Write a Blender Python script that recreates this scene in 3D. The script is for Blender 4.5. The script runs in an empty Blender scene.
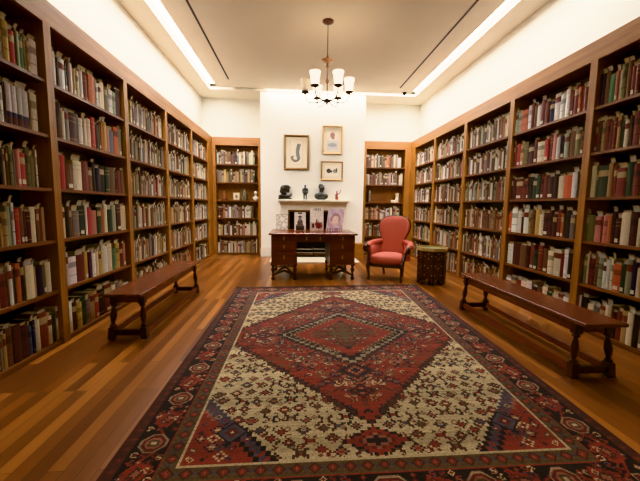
import bpy, math, random
import numpy as np
from mathutils import Vector, Matrix
random.seed(7)
PI = math.pi
C = bpy.context.scene.collection
sc = bpy.context.scene

# ------------------------------------------------------------------ camera model (measured)
F_PX, PITCH, YAW, ROLL, H = 331.2, .103, .0742, -.0127, 1.3
cy, sy = math.cos(YAW), math.sin(YAW); cp, sp = math.cos(PITCH), math.sin(PITCH); cr, sr = math.cos(ROLL), math.sin(ROLL)
CAM = (np.array([[cr,0,-sr],[0,1,0],[sr,0,cr]]) @ np.array([[1,0,0],[0,cp,-sp],[0,sp,cp]]) @ np.array([[cy,-sy,0],[sy,cy,0],[0,0,1]]))
cd = bpy.data.cameras.new('camera'); cam = bpy.data.objects.new('camera', cd); C.objects.link(cam)
cd.sensor_fit = 'HORIZONTAL'; cd.sensor_width = 36; cd.lens = F_PX*36/640; cd.clip_start = .05
m = Matrix.Identity(4)
for i in range(3):
    m[i][0] = CAM[0][i]; m[i][1] = CAM[2][i]; m[i][2] = -CAM[1][i]
m[0][3], m[1][3], m[2][3] = 0, 0, H
cam.matrix_world = m
sc.camera = cam
def project(x, y, z):
    c = CAM @ np.array([x, y, z-H]); return 320+F_PX*c[0]/c[1], 240.5-F_PX*c[2]/c[1], c[1]
def y_on_wall(u, x, z):                       # depth of a spine measured along a side wall
    k = (u-320)/F_PX; a = CAM[0]-k*CAM[1]; return -(a[0]*x+a[2]*(z-H))/a[1]

# ------------------------------------------------------------------ room numbers
XL, XR, YB = -2.138, 3.0645, 8.84             # faces of the bookcases
WL, WR, WB, WF, ZC = -2.45, 3.375, 9.15, -3.5, 4.07
FT, FB = 3.03, 2.826                          # fascia top / bottom
SZ = [2.352, 1.891, 1.429, .969, .5105, .045] # shelf tops, top to bottom
CHX0, CHX1, CHY = -.875, 1.73, 8.48           # chimney breast

# ------------------------------------------------------------------ colours and materials
def lin(c):
    return tuple(((v/255)/12.92 if v/255 <= .04045 else ((v/255+.055)/1.055)**2.4) for v in c)
MATS = {}
def nmat(name):
    ma = bpy.data.materials.new(name); ma.use_nodes = True
    nt = ma.node_tree; b = nt.nodes['Principled BSDF']; MATS[name] = ma
    return ma, nt, b
def N(nt, t, **kw):
    n = nt.nodes.new(t)
    for k, v in kw.items():
        if k in n.inputs: n.inputs[k].default_value = v
        else: setattr(n, k, v)
    return n
def flat(name, c, rough=.6, metal=0, noise=.06, scale=25, bump=0, spec=.5):
    ma, nt, b = nmat(name)
    b.inputs['Roughness'].default_value = rough; b.inputs['Metallic'].default_value = metal
    b.inputs['Specular IOR Level'].default_value = spec
    tc = N(nt, 'ShaderNodeTexCoord'); no = N(nt, 'ShaderNodeTexNoise', Scale=scale, Detail=4.0)
    nt.links.new(tc.outputs['Object'], no.inputs['Vector'])
    cr_ = N(nt, 'ShaderNodeValToRGB'); l = lin(c)
    cr_.color_ramp.elements[0].position = .3; cr_.color_ramp.elements[1].position = .7
    cr_.color_ramp.elements[0].color = (*[v*(1-noise) for v in l], 1); cr_.color_ramp.elements[1].color = (*[min(1, v*(1+noise)) for v in l], 1)
    nt.links.new(no.outputs['Fac'], cr_.inputs['Fac']); nt.links.new(cr_.outputs['Color'], b.inputs['Base Color'])
    if bump:
        bp = N(nt, 'ShaderNodeBump', Strength=bump, Distance=.004)
        nt.links.new(no.outputs['Fac'], bp.inputs['Height']); nt.links.new(bp.outputs['Normal'], b.inputs['Normal'])
    return ma
def wood(name, c0, c1, axis='z', rough=.45, s=9):
    ma, nt, b = nmat(name)
    b.inputs['Roughness'].default_value = rough
    tc = N(nt, 'ShaderNodeTexCoord'); mp = N(nt, 'ShaderNodeMapping')
    sc_ = [s*2.2]*3; sc_['xyz'.index(axis)] = s*.12
    mp.inputs['Scale'].default_value = sc_
    no = N(nt, 'ShaderNodeTexNoise', Scale=1.0, Detail=6.0, Roughness=.6, Distortion=.4)
    n2 = N(nt, 'ShaderNodeTexNoise', Scale=5.0, Detail=3.0)
    mx = N(nt, 'ShaderNodeMath', operation='MULTIPLY_ADD'); mx.inputs[1].default_value = .35
    nt.links.new(tc.outputs['Object'], mp.inputs['Vector']); nt.links.new(mp.outputs['Vector'], no.inputs['Vector']); nt.links.new(mp.outputs['Vector'], n2.inputs['Vector'])
    nt.links.new(n2.outputs['Fac'], mx.inputs[0]); nt.links.new(no.outputs['Fac'], mx.inputs[2])
    r = N(nt, 'ShaderNodeValToRGB'); r.color_ramp.elements[0].position = .42; r.color_ramp.elements[1].position = .85
    r.color_ramp.elements[0].color = (*lin(c0), 1); r.color_ramp.elements[1].color = (*lin(c1), 1)
    nt.links.new(mx.outputs[0], r.inputs['Fac']); nt.links.new(r.outputs['Color'], b.inputs['Base Color'])
    return ma
def painted(name, rough=.7, noise=.12, scale=60, sheen=0, bump=0):     # colour carried by the mesh
    ma, nt, b = nmat(name)
    b.inputs['Roughness'].default_value = rough
    at = N(nt, 'ShaderNodeAttribute', attribute_name='Col')
    tc = N(nt, 'ShaderNodeTexCoord'); no = N(nt, 'ShaderNodeTexNoise', Scale=scale, Detail=3.0)
    nt.links.new(tc.outputs['Object'], no.inputs['Vector'])
    mr = N(nt, 'ShaderNodeMapRange'); mr.inputs['To Min'].default_value = 1-noise*2; mr.inputs['To Max'].default_value = 1+noise*2
    nt.links.new(no.outputs['Fac'], mr.inputs['Value'])
    mx = N(nt, 'ShaderNodeMix', data_type='RGBA', blend_type='MULTIPLY'); mx.inputs['Factor'].default_value = 1
    nt.links.new(at.outputs['Color'], mx.inputs['A']); nt.links.new(mr.outputs['Result'], mx.inputs['B'])
    nt.links.new(mx.outputs['Result'], b.inputs['Base Color'])
    if bump:
        bp = N(nt, 'ShaderNodeBump', Strength=bump, Distance=.003)
        nt.links.new(no.outputs['Fac'], bp.inputs['Height']); nt.links.new(bp.outputs['Normal'], b.inputs['Normal'])
    return ma
def glow(name, c, s):
    ma, nt, b = nmat(name)
    b.inputs['Base Color'].default_value = (*lin(c), 1); b.inputs['Emission Color'].default_value = (*lin(c), 1); b.inputs['Emission Strength'].default_value = s
    return ma

M_wall = flat('wall_paint', (236,234,225), .8, noise=.015, scale=3)
M_ceil = flat('ceiling_paint', (238,230,212), .85, noise=.015, scale=2)
M_white = flat('white_gloss_paint', (228,222,208), .5, noise=.02)
M_stone = flat('mantel_stone', (224,216,200), .5, noise=.05, scale=14)
M_marble = flat('hearth_marble', (198,186,164), .3, noise=.06, scale=12)
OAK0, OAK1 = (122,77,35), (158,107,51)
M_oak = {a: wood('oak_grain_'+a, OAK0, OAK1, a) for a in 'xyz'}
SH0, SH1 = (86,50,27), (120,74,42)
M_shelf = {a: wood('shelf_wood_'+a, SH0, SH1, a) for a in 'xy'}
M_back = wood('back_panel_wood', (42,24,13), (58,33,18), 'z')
M_maho = {a: wood('mahogany_'+a, (60,25,17), (106,50,33), a, .28, 7) for a in 'xyz'}
M_ebon = wood('dark_turned_wood', (34,14,9), (58,25,15), 'z', .3)
M_top = wood('polished_desk_top', (84,38,24), (128,66,42), 'x', .16)
M_benchtop = wood('bench_seat_wood', (70,34,22), (102,54,34), 'y', .27)
M_book = painted('book_cloth', .65, .1, 70)
M_page = flat('book_paper', (196,180,146), .9, noise=.1, scale=120)
M_slip = flat('paper_flag', (184,172,148), .9, noise=.12, scale=30)
M_slip2 = flat('grey_paper_flag', (176,170,158), .9, noise=.1, scale=30)
M_label = flat('spine_label_paper', (214,206,190), .8, noise=.05)
M_rug = painted('rug_wool', .95, .14, 160, bump=.25)
M_print = painted('printed_paper', .35, .02, 20)
M_red = flat('coral_upholstery', (166,82,68), .8, noise=.07, scale=90, bump=.1)
M_brass = flat('aged_brass', (168,128,70), .35, 1, .1)
M_gold = flat('gilt_frame', (150,116,66), .4, .7, .12, 40)
M_gold2 = flat('bronze_gilt_frame', (120,92,58), .4, .6, .12, 40)
M_mat = flat('cream_mount_board', (240,230,210), .85, noise=.02)
M_bronze = flat('dark_bronze', (46,43,40), .5, .2, .2, 20)
M_bronze2 = flat('grey_bronze', (54,54,51), .5, .2, .2, 20)
M_copper = flat('antique_copper', (100,70,58), .45, .4, .15, 30)
M_iron = flat('black_iron', (26,24,22), .5, .4, .1)
M_steel = flat('dull_steel', (150,146,138), .35, .7, .1)
M_soot = flat('sooty_brick', (24,20,18), .9, noise=.3, scale=18)
M_green = flat('green_table_inlay', (112,112,74), .35, noise=.25, scale=30)
M_rim = flat('pale_brass_edge', (186,160,116), .4, .3, .12)
M_panel = painted('inlaid_carved_panel', .4, .25, 40)
M_carved = wood('carved_dark_wood', (38,16,9), (80,38,20), 'z', .35)
M_pearl = flat('mother_of_pearl', (210,204,190), .25, noise=.1)
M_ceramic = flat('white_porcelain', (228,220,202), .3, noise=.03)
M_terra = flat('brown_clay', (120,72,44), .6, noise=.15)
M_verdi = flat('grey_green_bronze', (108,104,84), .5, noise=.25, scale=40)
M_redfig = flat('red_brown_enamel', (128,48,38), .5, noise=.15)
M_blackplastic = flat('black_plastic', (14,14,15), .3, noise=.05)
M_slot = glow('slot_diffuser', (255,252,248), 30); M_slot.cycles.emission_sampling = 'NONE'
M_shade = glow('frosted_glass_lit', (255,244,226), 4.5)
M_unlit = flat('frosted_glass_unlit', (244,224,196), .4, noise=.02)
M_copper2 = flat('pale_antique_copper', (150,112,86), .4, .4, .12, 30)
M_olive = flat('olive_bronze', (66,58,44), .5, noise=.15)
M_housing = flat('slot_housing_white', (240,236,226), .7, noise=.01)
M_track = flat('dark_track', (40,36,32), .6, noise=.05)

# floor of narrow oak strips
M_floor, nt, b = nmat('strip_floor')
tc = N(nt, 'ShaderNodeTexCoord'); mp = N(nt, 'ShaderNodeMapping'); mp.inputs['Rotation'].default_value = (0, 0, PI/2)
nt.links.new(tc.outputs['Object'], mp.inputs['Vector'])
br = N(nt, 'ShaderNodeTexBrick', Scale=1.0); br.offset = .37; br.offset_frequency = 3
for k, v in (('Mortar Size', .0016), ('Mortar Smooth', .3), ('Brick Width', 1.15), ('Row Height', .08), ('Bias', -.1)): br.inputs[k].default_value = v
br.inputs['Color1'].default_value = (0, 0, 0, 1); br.inputs['Color2'].default_value = (1, 1, 1, 1); br.inputs['Mortar'].default_value = (.5, .5, .5, 1)
nt.links.new(mp.outputs['Vector'], br.inputs['Vector'])
r = N(nt, 'ShaderNodeValToRGB'); r.color_ramp.elements[0].color = (*lin((90,51,24)), 1); r.color_ramp.elements[1].color = (*lin((160,104,54)), 1)
e = r.color_ramp.elements.new(.5); e.color = (*lin((117,69,32)), 1)
nt.links.new(br.outputs['Color'], r.inputs['Fac'])
mp2 = N(nt, 'ShaderNodeMapping'); mp2.inputs['Scale'].default_value = (26, 1.6, 1)
nt.links.new(tc.outputs['Object'], mp2.inputs['Vector'])
gn = N(nt, 'ShaderNodeTexNoise', Scale=1.0, Detail=2.5, Roughness=.5, Distortion=.5); nt.links.new(mp2.outputs['Vector'], gn.inputs['Vector'])
mr = N(nt, 'ShaderNodeMapRange'); mr.inputs['To Min'].default_value = .76; mr.inputs['To Max'].default_value = 1.22; nt.links.new(gn.outputs['Fac'], mr.inputs['Value'])
mx = N(nt, 'ShaderNodeMix', data_type='RGBA', blend_type='MULTIPLY'); mx.inputs['Factor'].default_value = 1
nt.links.new(r.outputs['Color'], mx.inputs['A']); nt.links.new(mr.outputs['Result'], mx.inputs['B'])
m2 = N(nt, 'ShaderNodeMix', data_type='RGBA'); m2.inputs['B'].default_value = (*lin((52,26,12)), 1)
nt.links.new(br.outputs['Fac'], m2.inputs['Factor']); nt.links.new(mx.outputs['Result'], m2.inputs['A']); nt.links.new(m2.outputs['Result'], b.inputs['Base Color'])
b.inputs['Roughness'].default_value = .28

# ------------------------------------------------------------------ mesh builder
class MB:
    def __init__(s): s.v, s.f, s.sm, s.c = [], [], [], []
    def add(s, vs, fs, smooth=False, col=None):
        o = len(s.v); s.v += [tuple(p) for p in vs]
        for f in fs: s.f.append([o+i for i in f]); s.sm.append(smooth); s.c.append(col)
        return s
    def box(s, x0, x1, y0, y1, z0, z1, col=None, mat=None):
        vs = [Vector((x, y, z)) for z in (z0, z1) for y in (y0, y1) for x in (x0, x1)]
        if mat is not None: vs = [mat @ p for p in vs]
        return s.add(vs, [(0,2,3,1),(4,5,7,6),(0,1,5,4),(2,6,7,3),(0,4,6,2),(1,3,7,5)], False, col)
    def prism(s, poly, z0, z1, mat=None, smooth=False, col=None):
        n = len(poly); vs = [Vector((*p, z0)) for p in poly]+[Vector((*p, z1)) for p in poly]
        if mat is not None: vs = [mat @ p for p in vs]
        s.add(vs, [tuple(range(n))[::-1], tuple(range(n, 2*n))], False, col)
        o = len(s.v)-2*n
        for i in range(n):
            j = (i+1) % n; s.f.append([o+i, o+j, o+n+j, o+n+i]); s.sm.append(smooth); s.c.append(col)
        return s
    def lathe(s, prof, n=16, mat=None, cx=0, cy=0, col=None, smooth=True):      # prof: (radius, z)
        vs = []
        for r_, z in prof:
            for k in range(n):
                p = Vector((cx+r_*math.cos(2*PI*k/n), cy+r_*math.sin(2*PI*k/n), z)); vs.append(mat @ p if mat is not None else p)
        fs = []
        for i in range(len(prof)-1):
            for k in range(n): fs.append((i*n+k, i*n+(k+1) % n, (i+1)*n+(k+1) % n, (i+1)*n+k))
        if prof[0][0] > 1e-6: fs.append(tuple(range(n))[::-1])
        if prof[-1][0] > 1e-6: fs.append(tuple(range((len(prof)-1)*n, len(prof)*n)))
        return s.add(vs, fs, smooth, col)
    def tube(s, pts, rad, n=10, sx=1, sub=4, col=None):                            # smooth swept tube with a radius per point
        P = [Vector(p) for p in pts]; R_ = rad if isinstance(rad, (list, tuple)) else [rad]*len(P)
        Q, RR = [], []
        for i in range(len(P)-1):
            p0, p1, p2, p3 = P[max(i-1, 0)], P[i], P[i+1], P[min(i+2, len(P)-1)]
            for k in range(sub):
                t = k/sub
                Q.append(.5*((2*p1)+(p2-p0)*t+(2*p0-5*p1+4*p2-p3)*t*t+(3*p1-p0-3*p2+p3)*t**3)); RR.append(R_[i]*(1-t)+R_[i+1]*t)
        Q.append(P[-1]); RR.append(R_[-1])
        vs = []; up = None
        for i, q in enumerate(Q):
            d = (Q[min(i+1, len(Q)-1)]-Q[max(i-1, 0)]).normalized()
            if up is None:
                up = Vector((0, 0, 1)) if abs(d.z) < .8 else Vector((0, 1, 0))
            a = d.cross(up).normalized(); up = a.cross(d).normalized()
            for k in range(n):
                th = 2*PI*k/n; vs.append(q+a*math.cos(th)*RR[i]*sx+up*math.sin(th)*RR[i])
        fs = []
        for i in range(len(Q)-1):
            for k in range(n): fs.append((i*n+k, i*n+(k+1) % n, (i+1)*n+(k+1) % n, (i+1)*n+k))
        fs += [tuple(range(n))[::-1], tuple(range((len(Q)-1)*n, len(Q)*n))]
        return s.add(vs, fs, True, col)
    def ball(s, c, r, n=14, m=9, rot=None, col=None):
        r = r if isinstance(r, (tuple, list)) else (r, r, r); c = Vector(c); vs = []
        for i in range(1, m):
            th = PI*i/m
            for k in range(n):
                p = Vector((r[0]*math.sin(th)*math.cos(2*PI*k/n), r[1]*math.sin(th)*math.sin(2*PI*k/n), -r[2]*math.cos(th)))
                vs.append(c+(rot @ p if rot is not None else p))
        a, b_ = Vector((0, 0, -r[2])), Vector((0, 0, r[2]))
        vs += [c+(rot @ a if rot is not None else a), c+(rot @ b_ if rot is not None else b_)]; q = (m-1)*n; fs = []
        for i in range(m-2):
            for k in range(n): fs.append((i*n+k, i*n+(k+1) % n, (i+1)*n+(k+1) % n, (i+1)*n+k))
        for k in range(n): fs += [(q, (k+1) % n, k), (q+1, (m-2)*n+k, (m-2)*n+(k+1) % n)]
        return s.add(vs, fs, True, col)
    def mesh(s, name):
        me = bpy.data.meshes.new(name); me.from_pydata(s.v, [], s.f); me.polygons.foreach_set('use_smooth', s.sm)
        if any(c is not None for c in s.c):
            ca = me.color_attributes.new('Col', 'FLOAT_COLOR', 'CORNER'); buf = []
            for f, c in zip(s.f, s.c): buf += [*(c or (.5, .5, .5)), 1.0]*len(f)
            ca.data.foreach_set('color', buf)
        me.update(); return me
    def build(s, name, mat, parent=None, bevel=0, loc=None):
        o = bpy.data.objects.new(name, s.mesh(name)); o.data.materials.append(mat); C.objects.link(o)
        if parent is not None: o.parent = parent
        if loc is not None: o.location = loc
        if bevel:
            md = o.modifiers.new('bevel', 'BEVEL'); md.width = bevel; md.segments = 2; md.limit_method = 'ANGLE'; md.angle_limit = .7
        return o
def tag(o, label=None, cat=None, group=None, kind=None):
    for k, v in (('label', label), ('category', cat), ('group', group), ('kind', kind)):
        if v: o[k] = v
    return o
def empty(name, loc, label, cat, rz=0, group=None):
    o = bpy.data.objects.new(name, None); C.objects.link(o); o.location = loc; o.rotation_euler = (0, 0, rz); o.empty_display_size = .1
    return tag(o, label, cat, group)
def struct(o): o['kind'] = 'structure'; return o
def copy_tree(o, parent=None):
    c = o.copy(); C.objects.link(c)
    if parent is not None: c.parent = parent
    for ch in [x for x in bpy.data.objects if x.parent == o]: copy_tree(ch, c)
    return c
def paint_grid(name, arr, mat, parent, place):      # arr [rows][cols][3] in sRGB, row 0 at the bottom; place(s,t)->xyz
    a = np.asarray(arr, float)/255; a = np.where(a <= .04045, a/12.92, ((a+.055)/1.055)**2.4)
    R_, Cc = a.shape[:2]
    vs = [place(i/Cc, j/R_) for j in range(R_+1) for i in range(Cc+1)]; W1 = Cc+1
    fs = [(j*W1+i, j*W1+i+1, (j+1)*W1+i+1, (j+1)*W1+i) for j in range(R_) for i in range(Cc)]
    me = bpy.data.meshes.new(name); me.from_pydata(vs, [], fs)
    ca = me.color_attributes.new('Col', 'FLOAT_COLOR', 'CORNER')
    buf = np.ones((R_*Cc, 4, 4), np.float32); buf[:, :, :3] = a.reshape(-1, 1, 3)
    ca.data.foreach_set('color', buf.ravel()); me.update()
    o = bpy.data.objects.new(name, me); me.materials.append(mat); C.objects.link(o)
    if parent is not None: o.parent = parent
    return o

# ------------------------------------------------------------------ the room
struct(MB().box(WL-.1, WR+.1, WF-.1, WB+.1, -.1, 0).build('floor', M_floor))
struct(MB().box(WL-.1, WL, WF-.1, WB+.1, 0, ZC+.3).build('wall_left', M_wall))
struct(MB().box(WR, WR+.1, WF-.1, WB+.1, 0, ZC+.3).build('wall_right', M_wall))
struct(MB().box(WL, WR, WB, WB+.1, 0, ZC+.3).build('wall_back', M_wall))
struct(MB().box(WL, WR, WF-.1, WF, 0, ZC+.3).build('wall_front', M_wall))
# chimney breast with the fire opening left open
OX0, OX1, OZ = -.19, 1.1, 1.2
ch = MB()
ch.box(CHX0, OX0, CHY, WB, 0, ZC).box(OX1, CHX1, CHY, WB, 0, ZC).box(OX0, OX1, CHY, WB, OZ, ZC)
struct(ch.build('wall_chimney', M_wall))
struct(MB().box(OX0, OX1, WB-.04, WB-.002, 0, OZ).box(OX0, OX0+.01, CHY+.02, WB-.04, 0, OZ).box(OX1-.01, OX1, CHY+.02, WB-.04, 0, OZ).box(OX0, OX1, CHY+.02, WB-.04, OZ-.01, OZ).build('trim_1', M_soot))
struct(MB().box(CHX0-.012, -.4, CHY-.022, CHY-.001, 0, .2).box(CHX0-.012, -.4, CHY-.016, CHY-.001, .2, .235).build('baseboard_back', M_white))
# ceiling with the slots left open
SL = (-2.07, -1.875); SR = (2.8, 2.975); SB = (8.27, 8.45); SY0 = 3.0
ce = MB(); z0, z1 = ZC, ZC+.05
ce.box(WL, SL[0], WF, WB, z0, z1).box(SR[1], WR, WF, WB, z0, z1).box(SL[0], SR[1], SB[1], WB, z0, z1)
ce.box(SL[1], SR[0], WF, SB[0], z0, z1).box(SL[0], SL[1], WF, SY0, z0, z1).box(SR[0], SR[1], WF, SY0, z0, z1)
ce.box(WL, WR, WF, WB, ZC+.24, ZC+.3)
struct(ce.build('ceiling', M_ceil))
def slot(x0, x1, y0, y1, label, lit):
    t = empty('slot_light', ((x0+x1)/2, (y0+y1)/2, ZC), label, 'ceiling light', group='recessed slot lights'); X, Y, Z = t.location
    h = MB(); w = .008
    h.box(x0-X-w, x1-X+w, y0-Y-w, y1-Y+w, .135, .145)
    h.box(x0-X-w, x0-X, y0-Y-w, y1-Y+w, .051, .135).box(x1-X, x1-X+w, y0-Y-w, y1-Y+w, .051, .135)
    h.build('housing', M_housing, t)
    for a in lit: MB().box(a[0]-X, a[1]-X, a[2]-Y, a[3]-Y, .12, .13).build('diffuser', M_slot, t)
slot(SL[0], SL[1], SY0, SB[1], 'long bright recessed slot light in the ceiling along the left wall', [(SL[0]+.01, SL[1]-.01, SY0+.05, SB[1]-.02)])
slot(SR[0], SR[1], SY0, SB[1], 'long bright recessed slot light in the ceiling along the right wall', [(SR[0]+.01, SR[1]-.01, SY0+.05, SB[1]-.02)])
slot(SL[1]+.02, SR[0]-.02, SB[0], SB[1], 'short bright recessed slot light across the back above the chimney breast', [(SL[1]+.03, SL[1]+.2, SB[0]+.01, SB[1]-.01), (-.7, SR[0]-.03, SB[0]+.01, SB[1]-.01)])
for x, y1, side in ((-1.495, 7.78, 'left'), (2.415, 7.9, 'right')):
    o = MB().box(-.016, .016, -8.6, 0, -.004, -.0005).build('ceiling_track', M_track, None, loc=(x, y1, ZC))
    tag(o, 'thin dark track line set into the ceiling beside the %s slot light' % side, 'track', 'ceiling tracks')

# ------------------------------------------------------------------ bookcases
LEFT_U = [1.86, 3.176, 4.496, 5.816, 7.17, 8.44]
RIGHT_U = [2.06, 3.37, 4.668, 5.972, 7.312, 8.56]
T_SH = .028
NTH = ['nearest', 'second', 'third', 'fourth', 'farthest']
def side_case(side, i, y0, y1):
    xf, xw = (XL, WL) if side == 'left' else (XR, WR); d = 1 if side == 'left' else -1
    ym = (y0+y1)/2
    t = empty('bookcase', (xf, ym, 0), '%s built-in oak bookcase bay along the %s wall, full of old books' % (['nearest', 'second nearest', 'middle', 'second farthest', 'farthest'][i], side), 'bookcase', group='bookcase bays along the %s wall' % side)
    def bx(mb, fx0, fx1, a, b_, z0, z1):        # fx: depth behind the face
        X0, X1 = sorted((-d*fx0, -d*fx1)); return mb.box(X0, X1, a-ym, b_-ym, z0, z1)
    dep = abs(xf-xw)-.006
    for a, b_ in ((y0+.0005, y0+.043), (y1-.043, y1-.0005)): bx(MB(), 0, dep-.012, a, b_, 0, FB).build('side_panel', M_oak['z'], t)
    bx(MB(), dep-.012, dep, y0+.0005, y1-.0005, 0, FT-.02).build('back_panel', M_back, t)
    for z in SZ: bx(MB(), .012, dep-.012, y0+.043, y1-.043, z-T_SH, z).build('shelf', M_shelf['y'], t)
    bx(MB(), .02, .04, y0+.043, y1-.043, 0, SZ[5]-T_SH).build('plinth', M_shelf['y'], t)
    bx(MB(), .03, dep-.012, y0+.0005, y1-.0005, FB, FB+.02).build('top_panel', M_shelf['y'], t)
for i in range(5): side_case('left', i, LEFT_U[i], LEFT_U[i+1])
for i in range(5): side_case('right', i, RIGHT_U[i], RIGHT_U[i+1])
o = MB().box(0, .028, 1.2, YB, FB+.0005, FT).build('bookcase_fascia', M_oak['y'], loc=(XL-.028, 0, 0)); tag(o, 'long oak fascia board running above the left wall bookcases', 'fascia')
o = MB().box(0, .028, 1.4, YB, FB+.0005, FT).build('bookcase_fascia', M_oak['y'], loc=(XR, 0, 0)); tag(o, 'long oak fascia board running above the right wall bookcases', 'fascia')
BACK = {'left': (XL, -2.06, -.975, CHX0-.002), 'right': (CHX1+.002, 1.865, 2.915, XR)}
def back_case(side):
    x0, a, b_, x1 = BACK[side]; xm = (a+b_)/2; dep = WB-YB-.006
    t = empty('bookcase', (xm, YB, 0), 'single oak bookcase on the back wall to the %s of the chimney breast' % side, 'bookcase', group='bookcases on the back wall')
    if side == 'left':
        MB().box(x0-xm, a-xm, 0, .04, 0, FB).build('corner_post', M_oak['z'], t)
        MB().box(XL-.03-xm, XL-xm, LEFT_U[5]-YB+.001, .04, 0, FB).build('corner_post', M_oak['z'], t)
        MB().box(b_-xm, x1-xm, 0, dep, 0, FB).build('side_panel', M_oak['z'], t); MB().box(a-xm-.03, a-xm, .04, dep, 0, FB).build('side_panel', M_oak['z'], t)
    else:
        MB().box(b_-xm, x1-xm, 0, .04, 0, FB).build('corner_post', M_oak['z'], t)
        MB().box(XR-xm, XR+.03-xm, RIGHT_U[5]-YB+.001, .04, 0, FB).build('corner_post', M_oak['z'], t)
        MB().box(x0-xm, a-xm, 0, dep, 0, FB).build('side_panel', M_oak['z'], t); MB().box(b_-xm, b_-xm+.03, .04, dep, 0, FB).build('side_panel', M_oak['z'], t)
    MB().box(a-xm, b_-xm, dep-.012, dep, 0, FB).build('back_panel', M_oak['z'], t)
    MB().box(x0-xm+.001, x1-xm-.001, 0, .03, FB, FT).build('fascia', M_oak['x'], t)
    MB().box(a-xm, b_-xm, .03, dep-.012, FB, FB+.02).build('top_panel', M_shelf['x'], t)
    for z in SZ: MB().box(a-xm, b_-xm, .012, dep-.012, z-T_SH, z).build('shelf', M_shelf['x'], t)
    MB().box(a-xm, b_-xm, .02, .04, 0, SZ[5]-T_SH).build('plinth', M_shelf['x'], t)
back_case('left'); back_case('right')

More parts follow.
